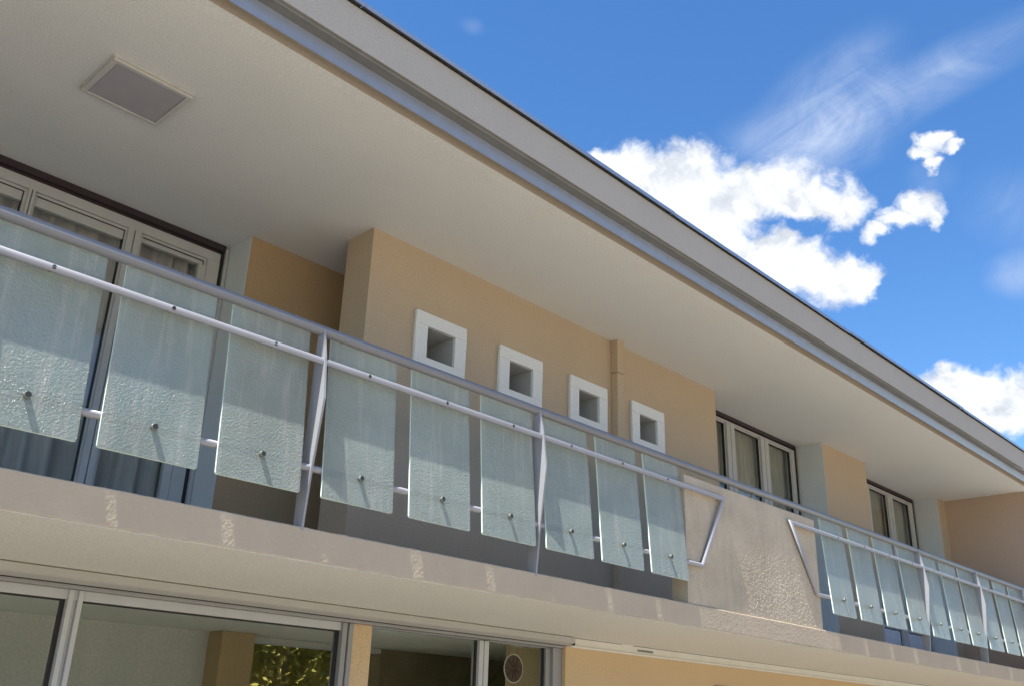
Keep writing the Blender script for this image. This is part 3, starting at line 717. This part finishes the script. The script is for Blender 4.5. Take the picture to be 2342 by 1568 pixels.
# ------------------------------------------------------------------ ceiling light under the eaves
cl = thing('ceiling_light', 'square flush ceiling light with grey diffuser on the soffit', 'ceiling light', (-1.41, 1.11, ZS))
def cl_part(mb, name, mat):
    o = mb.build(name, mat); o.parent = cl; o.matrix_parent_inverse = Matrix.Translation((1.41, -1.11, -ZS)); return o
mb = MB(); mb.box(-1.655, -1.165, 0.89, 1.335, 2.536, 2.5495, 0.004); cl_part(mb, 'base', M['lamp_rim'])
mb = MB()
for (a, b, c, d) in ((-1.648, -1.172, .897, .922), (-1.648, -1.172, 1.303, 1.328), (-1.648, -1.618, .9225, 1.3025), (-1.202, -1.172, .9225, 1.3025)):
    mb.box(a, b, c, d, 2.516, 2.5355, 0.003)
cl_part(mb, 'rim', M['lamp_rim'])
mb = MB(); mb.box(-1.6175, -1.2025, .9228, 1.3022, 2.520, 2.5355, 0.006); cl_part(mb, 'diffuser', M['diffuser'])

# ------------------------------------------------------------------ balcony railing
rail = thing('balcony_railing', 'silver tube railing with tilted frosted glass panels along the balcony edge', 'railing', (0, 0, 0))
mb = MB(); mb.tube([(-6.0, 0.02, 0.9755), (11.56, 0.02, 0.9755)], 0.027, 20); mb.build('handrail', M['steel'], rail)
Z1, Z2, Y1, Y2, RR = 0.806, 0.275, -0.018, -0.0015, 0.0168
mb = MB(); mb.tube([(-6.0, Y1, Z1), (2.955, Y1, Z1), (2.655, Y2, Z2+.002), (-6.0, Y2, Z2)], RR, 16); mb.build('rod_loop', M['rod'], rail)
mb = MB(); mb.tube([(11.5, Y1, Z1), (3.985, Y1, Z1), (4.378, Y2, Z2+.002), (11.5, Y2, Z2)], RR, 16); mb.build('rod_loop', M['rod'], rail)
mb = MB(); mb.tube([(3.46, 0.02, 0.95), (3.46, 0.03, 0.90)], 0.011, 12); mb.build('rail_support', M['steel'], rail)
# posts: kinked blades standing across the balcony edge
def post_mesh():
    mb = MB()
    poly = [(0.066, -0.016), (0.066, 0.16), (0.050, 0.50), (0.048, 0.80), (0.040, 0.968), (-0.004, 0.985), (-0.037, 0.826), (-0.066, 0.608), (-0.022, 0.235), (-0.003, 0.002), (-0.003, -0.016)]
    mb.prism(poly, 'x', -0.006, 0.006); bmesh.ops.recalc_face_normals(mb.bm, faces=mb.bm.faces[:])
    me = bpy.data.meshes.new('post'); mb.bm.to_mesh(me); mb.bm.free(); me.materials.append(M['steel_post']); return me
pm = post_mesh()
for x in (-2.29, -0.6915, 0.915, 6.6926, 8.304, 9.93): inst('post', pm, rail, (x, 0, 0))
# glass panels
GW = 0.4317
YGc = lambda z: -0.0431+0.075*z
ang = math.atan(0.075)
def panel_mesh():
    mb = MB(); h = (0.9629-0.1418)/math.cos(ang); w = GW; t = 0.010; r = 0.009; poly = []
    for cx, cz, a0 in ((w/2-r, h/2-r, 0), (-w/2+r, h/2-r, 90), (-w/2+r, -h/2+r, 180), (w/2-r, -h/2+r, 270)):
        for k in range(4):
            a = math.radians(a0+30*k); poly.append((cx+r*math.cos(a), cz+r*math.sin(a)))
    mb.prism(poly, 'y', -t/2, t/2, mats=1); bmesh.ops.recalc_face_normals(mb.bm, faces=mb.bm.faces[:])
    me = bpy.data.meshes.new('glass_panel'); mb.bm.to_mesh(me); mb.bm.free(); me.materials.append(M['frosted']); me.materials.append(M['edge']); return me
gm = panel_mesh(); ZC = (0.9629+0.1418)/2
def bolt_meshes():
    out = []
    # lower bolt: flat cap in front of the glass, shank back to the rod
    def bolt(side, face):
        mb = MB(); mb.lathe(side, (0, 0, 0), (0, 1, 0), 18)
        mb.mi = 1; mb.lathe(face, (0, 0, 0), (0, 1, 0), 18)
        bmesh.ops.recalc_face_normals(mb.bm, faces=mb.bm.faces[:]); me = bpy.data.meshes.new('bolt'); mb.bm.to_mesh(me); mb.bm.free()
        me.materials.append(M['bolt']); me.materials.append(M['bolt_face']); out.append(me)
    bolt([(0.0125, -0.0235), (0.0135, -0.0225), (0.0138, -0.0045), (0.006, -0.0042), (0.006, 0.018)], [(0.0122, -0.0242), (0.0122, -0.0234)])
    # upper bolt: cap in front of the rod, spacer between rod and glass
    bolt([(0.009, -0.052), (0.0105, -0.051), (0.011, -0.047), (0.011, -0.036), (0.005, -0.0355), (0.005, -0.014), (0.010, -0.0135), (0.010, -0.0045)], [(0.0088, -0.0527), (0.0088, -0.0519)])
    return out
bl, bu = bolt_meshes()
PX = [-2.60, -1.9994, -1.4857, -0.9688, -0.4141, 0.1244, 0.6517, 1.1783, 1.6999, 2.2184,
      4.8031, 5.3398, 5.8752, 6.4239, 6.9614, 7.514, 8.0323, 8.5756, 9.1292, 9.66, 10.2, 10.73, 11.2]
for i, x in enumerate(PX):
    g = inst('glass_panel', gm, rail, (x, YGc(ZC), ZC), (-ang + random.uniform(-.004, .004), random.uniform(-.003, .003), random.uniform(-.004, .004)))
    dz = (Z2-ZC)/math.cos(ang); inst('bolt', bl, g, (random.uniform(-.006, .006), 0, dz))
    dz = (Z1-ZC)/math.cos(ang); inst('bolt', bu, g, (random.uniform(-.006, .006), 0, dz), (ang, 0, 0))

# ------------------------------------------------------------------ small things
orn = thing('window_ornament', 'round brown suncatcher with pale rim hanging inside the small lower window', 'ornament', (1.665, 0.862, -0.457))
mb = MB(); mb.lathe([(0.086, -0.003), (0.086, 0.003)], (0, 0, 0), (0, 1, 0), 32); mb.build('disc', M['orn'], orn)
mb = MB(); pts = [(0.089*math.cos(2*math.pi*k/40), -0.001, 0.089*math.sin(2*math.pi*k/40)) for k in range(41)]
mb.tube(pts, 0.0045, 8, False); mb.build('rim', M['orn_rim'], orn)
for k in range(9):
    a = 2*math.pi*k/9+0.2; mb = MB(); mb.tube([(0.012*math.cos(a), -0.005, 0.012*math.sin(a)), (0.082*math.cos(a+.12), -0.005, 0.082*math.sin(a+.12))], 0.0022, 6); mb.build('spoke', M['gasket'], orn)
mb = MB(); mb.tube([(0, 0, 0.09), (0, 0.0, 0.145)], 0.0015, 6); mb.build('thread', M['orn_rim'], orn)

mb = MB(); pts = []
for k in range(13):
    t = k/12; pts.append((10.25+0.9*t, -0.06-0.25*t, 2.60+0.10*t-0.06*math.sin(math.pi*t)))
mb.tube(pts, 0.006, 8); tag(mb.build('cable', M['cable']), 'thin pale cable leaving the roof edge at the far right', 'cable')

# ------------------------------------------------------------------ garden trees (seen in the glass)
def leaf_mat(name, a, b):
    mt = bpy.data.materials.new(name); mt.use_nodes = True; nt = mt.node_tree; nt.nodes.clear(); N = nt.nodes.new; L = nt.links.new
    n = tex_noise(nt, 1.4, 4, 0.6); c = ramp(nt, n.outputs[0], [(0.3, a), (0.7, b)])
    d = N('ShaderNodeBsdfDiffuse'); L(c, d.inputs[0]); t = N('ShaderNodeBsdfTranslucent'); L(c, t.inputs[0])
    mx = N('ShaderNodeMixShader'); mx.inputs[0].default_value = 0.4; L(d.outputs[0], mx.inputs[1]); L(t.outputs[0], mx.inputs[2])
    o = N('ShaderNodeOutputMaterial'); L(mx.outputs[0], o.inputs[0]); return mt
LM = [leaf_mat('leaf_dark', (0.03, 0.05, 0.018), (0.07, 0.10, 0.03)), leaf_mat('leaf_yellow', (0.20, 0.19, 0.04), (0.42, 0.36, 0.10))]
bark = stucco('bark', (0.12, 0.09, 0.065), grain=30, gd=0.01)
def crown_mesh(seed, rad, hgt, leaves, mat, size=0.11):
    rnd = random.Random(seed); vs, fs = [], []
    cl = [(rnd.gauss(0, rad*.45), rnd.gauss(0, rad*.45), rnd.uniform(0.0, hgt), rnd.uniform(.25, .5)*rad) for _ in range(26)]
    for _ in range(leaves):
        c = rnd.choice(cl); d = Vector((rnd.gauss(0, 1), rnd.gauss(0, 1), rnd.gauss(0, .8))).normalized()*c[3]*rnd.uniform(.5, 1.05)
        p = Vector(c[:3])+d; s = size*rnd.uniform(.6, 1.4)
        u = Vector((rnd.gauss(0, 1), rnd.gauss(0, 1), rnd.gauss(0, 1))).normalized(); w = u.orthogonal().normalized()*s*.45; u = u*s
        k = len(vs); vs += [p-u, p+w, p+u, p-w]; fs.append((k, k+1, k+2, k+3))
    me = bpy.data.meshes.new('crown'); me.from_pydata([tuple(v) for v in vs], [], fs); me.materials.append(mat); return me
crowns = [crown_mesh(1, 2.0, 3.8, 7000, LM[0]), crown_mesh(2, 1.8, 4.4, 7000, LM[0]), crown_mesh(3, 1.7, 3.2, 6000, LM[1])]
def trunk_mesh():
    mb = MB(); mb.lathe([(0.22, 0), (0.16, 1.0), (0.12, 3.0), (0.04, 5.2)], (0, 0, 0), (0.03, 0.02, 1), 10)
    for k in range(6):
        a = k*2.1; mb.tube([(0.05, 0.03, 1.8+.35*k), (0.7*math.cos(a), 0.7*math.sin(a), 2.7+.4*k), (1.2*math.cos(a+.2), 1.2*math.sin(a+.2), 3.3+.4*k)], 0.035, 6)
    bmesh.ops.recalc_face_normals(mb.bm, faces=mb.bm.faces[:]); me = bpy.data.meshes.new('trunk'); mb.bm.to_mesh(me); mb.bm.free(); me.materials.append(bark); return me
tm = trunk_mesh()
def hedge(x0, x1, y, h, mat, label, seed, n):
    t = thing('hedge', label, 'hedge', ((x0+x1)/2, y, GZ)); L2 = (x1-x0)/2
    mb = MB(); mb.box(-L2, L2, -0.5, 0.5, 0.0, h-0.5); mb.build('foliage_core', mat, t)  # solid core added inside the leaves to block light
    rnd = random.Random(seed); vs, fs = [], []
    for _ in range(n):
        p = Vector((rnd.uniform(-L2, L2), rnd.choice((-1, 1))*rnd.uniform(.5, .95), rnd.uniform(0, h)))
        p.z += 0.5*noise.noise((p.x*.5, seed, 0)); s_ = rnd.uniform(.05, .11)
        u = Vector((rnd.gauss(0, 1), rnd.gauss(0, 1), rnd.gauss(0, 1))).normalized(); w = u.orthogonal().normalized()*s_*.5; u = u*s_
        k = len(vs); vs += [p-u, p+w, p+u, p-w]; fs.append((k, k+1, k+2, k+3))
    me = bpy.data.meshes.new('foliage'); me.from_pydata([tuple(v) for v in vs], [], fs); me.materials.append(mat); inst('foliage', me, t)
hedge(-24, 48, -34.0, 6.5, LM[0], 'tall dark hedge along the garden edge mirrored in the lower panes', 5, 26000)
hedge(-2, 14, 12.0, 5.0, LM[1], 'yellow green hedge behind the house seen through the lower window', 9, 45000)
TREES = [(-4.5, -15.5, 0, 1.2), (1.8, -15.0, 1, 1.3), (5.6, -14.2, 0, 1.35), (10.5, -15.0, 0, 1.3), (16.0, -14.0, 1, 1.2), (22.0, -14.5, 0, 1.3), (3.6, -17.5, 1, 1.5), (8.2, -17.0, 0, 1.5)]
TL = ['slim leafy tree mirrored in the left end of the sliding window', 'tall leafy tree mirrored in the middle of the sliding window', 'broad leafy tree mirrored in the small fixed window', 'large round tree in front of the parapet side of the garden', 'tall tree in front of the far two light window', 'biggest tree at the far end of the garden', 'tall tree in the second row behind the middle of the lawn edge', 'round tree in the second row opposite the parapet']
for i, (x, y, k, s) in enumerate(TREES):
    t = thing('garden_tree', TL[i], 'tree', (x, y, GZ), 'garden trees in front of the house')
    t.scale = (s, s, s); t.rotation_euler = (0, 0, i*1.3)
    inst('trunk', tm, t); inst('crown', crowns[k], t, (0, 0, 2.0))
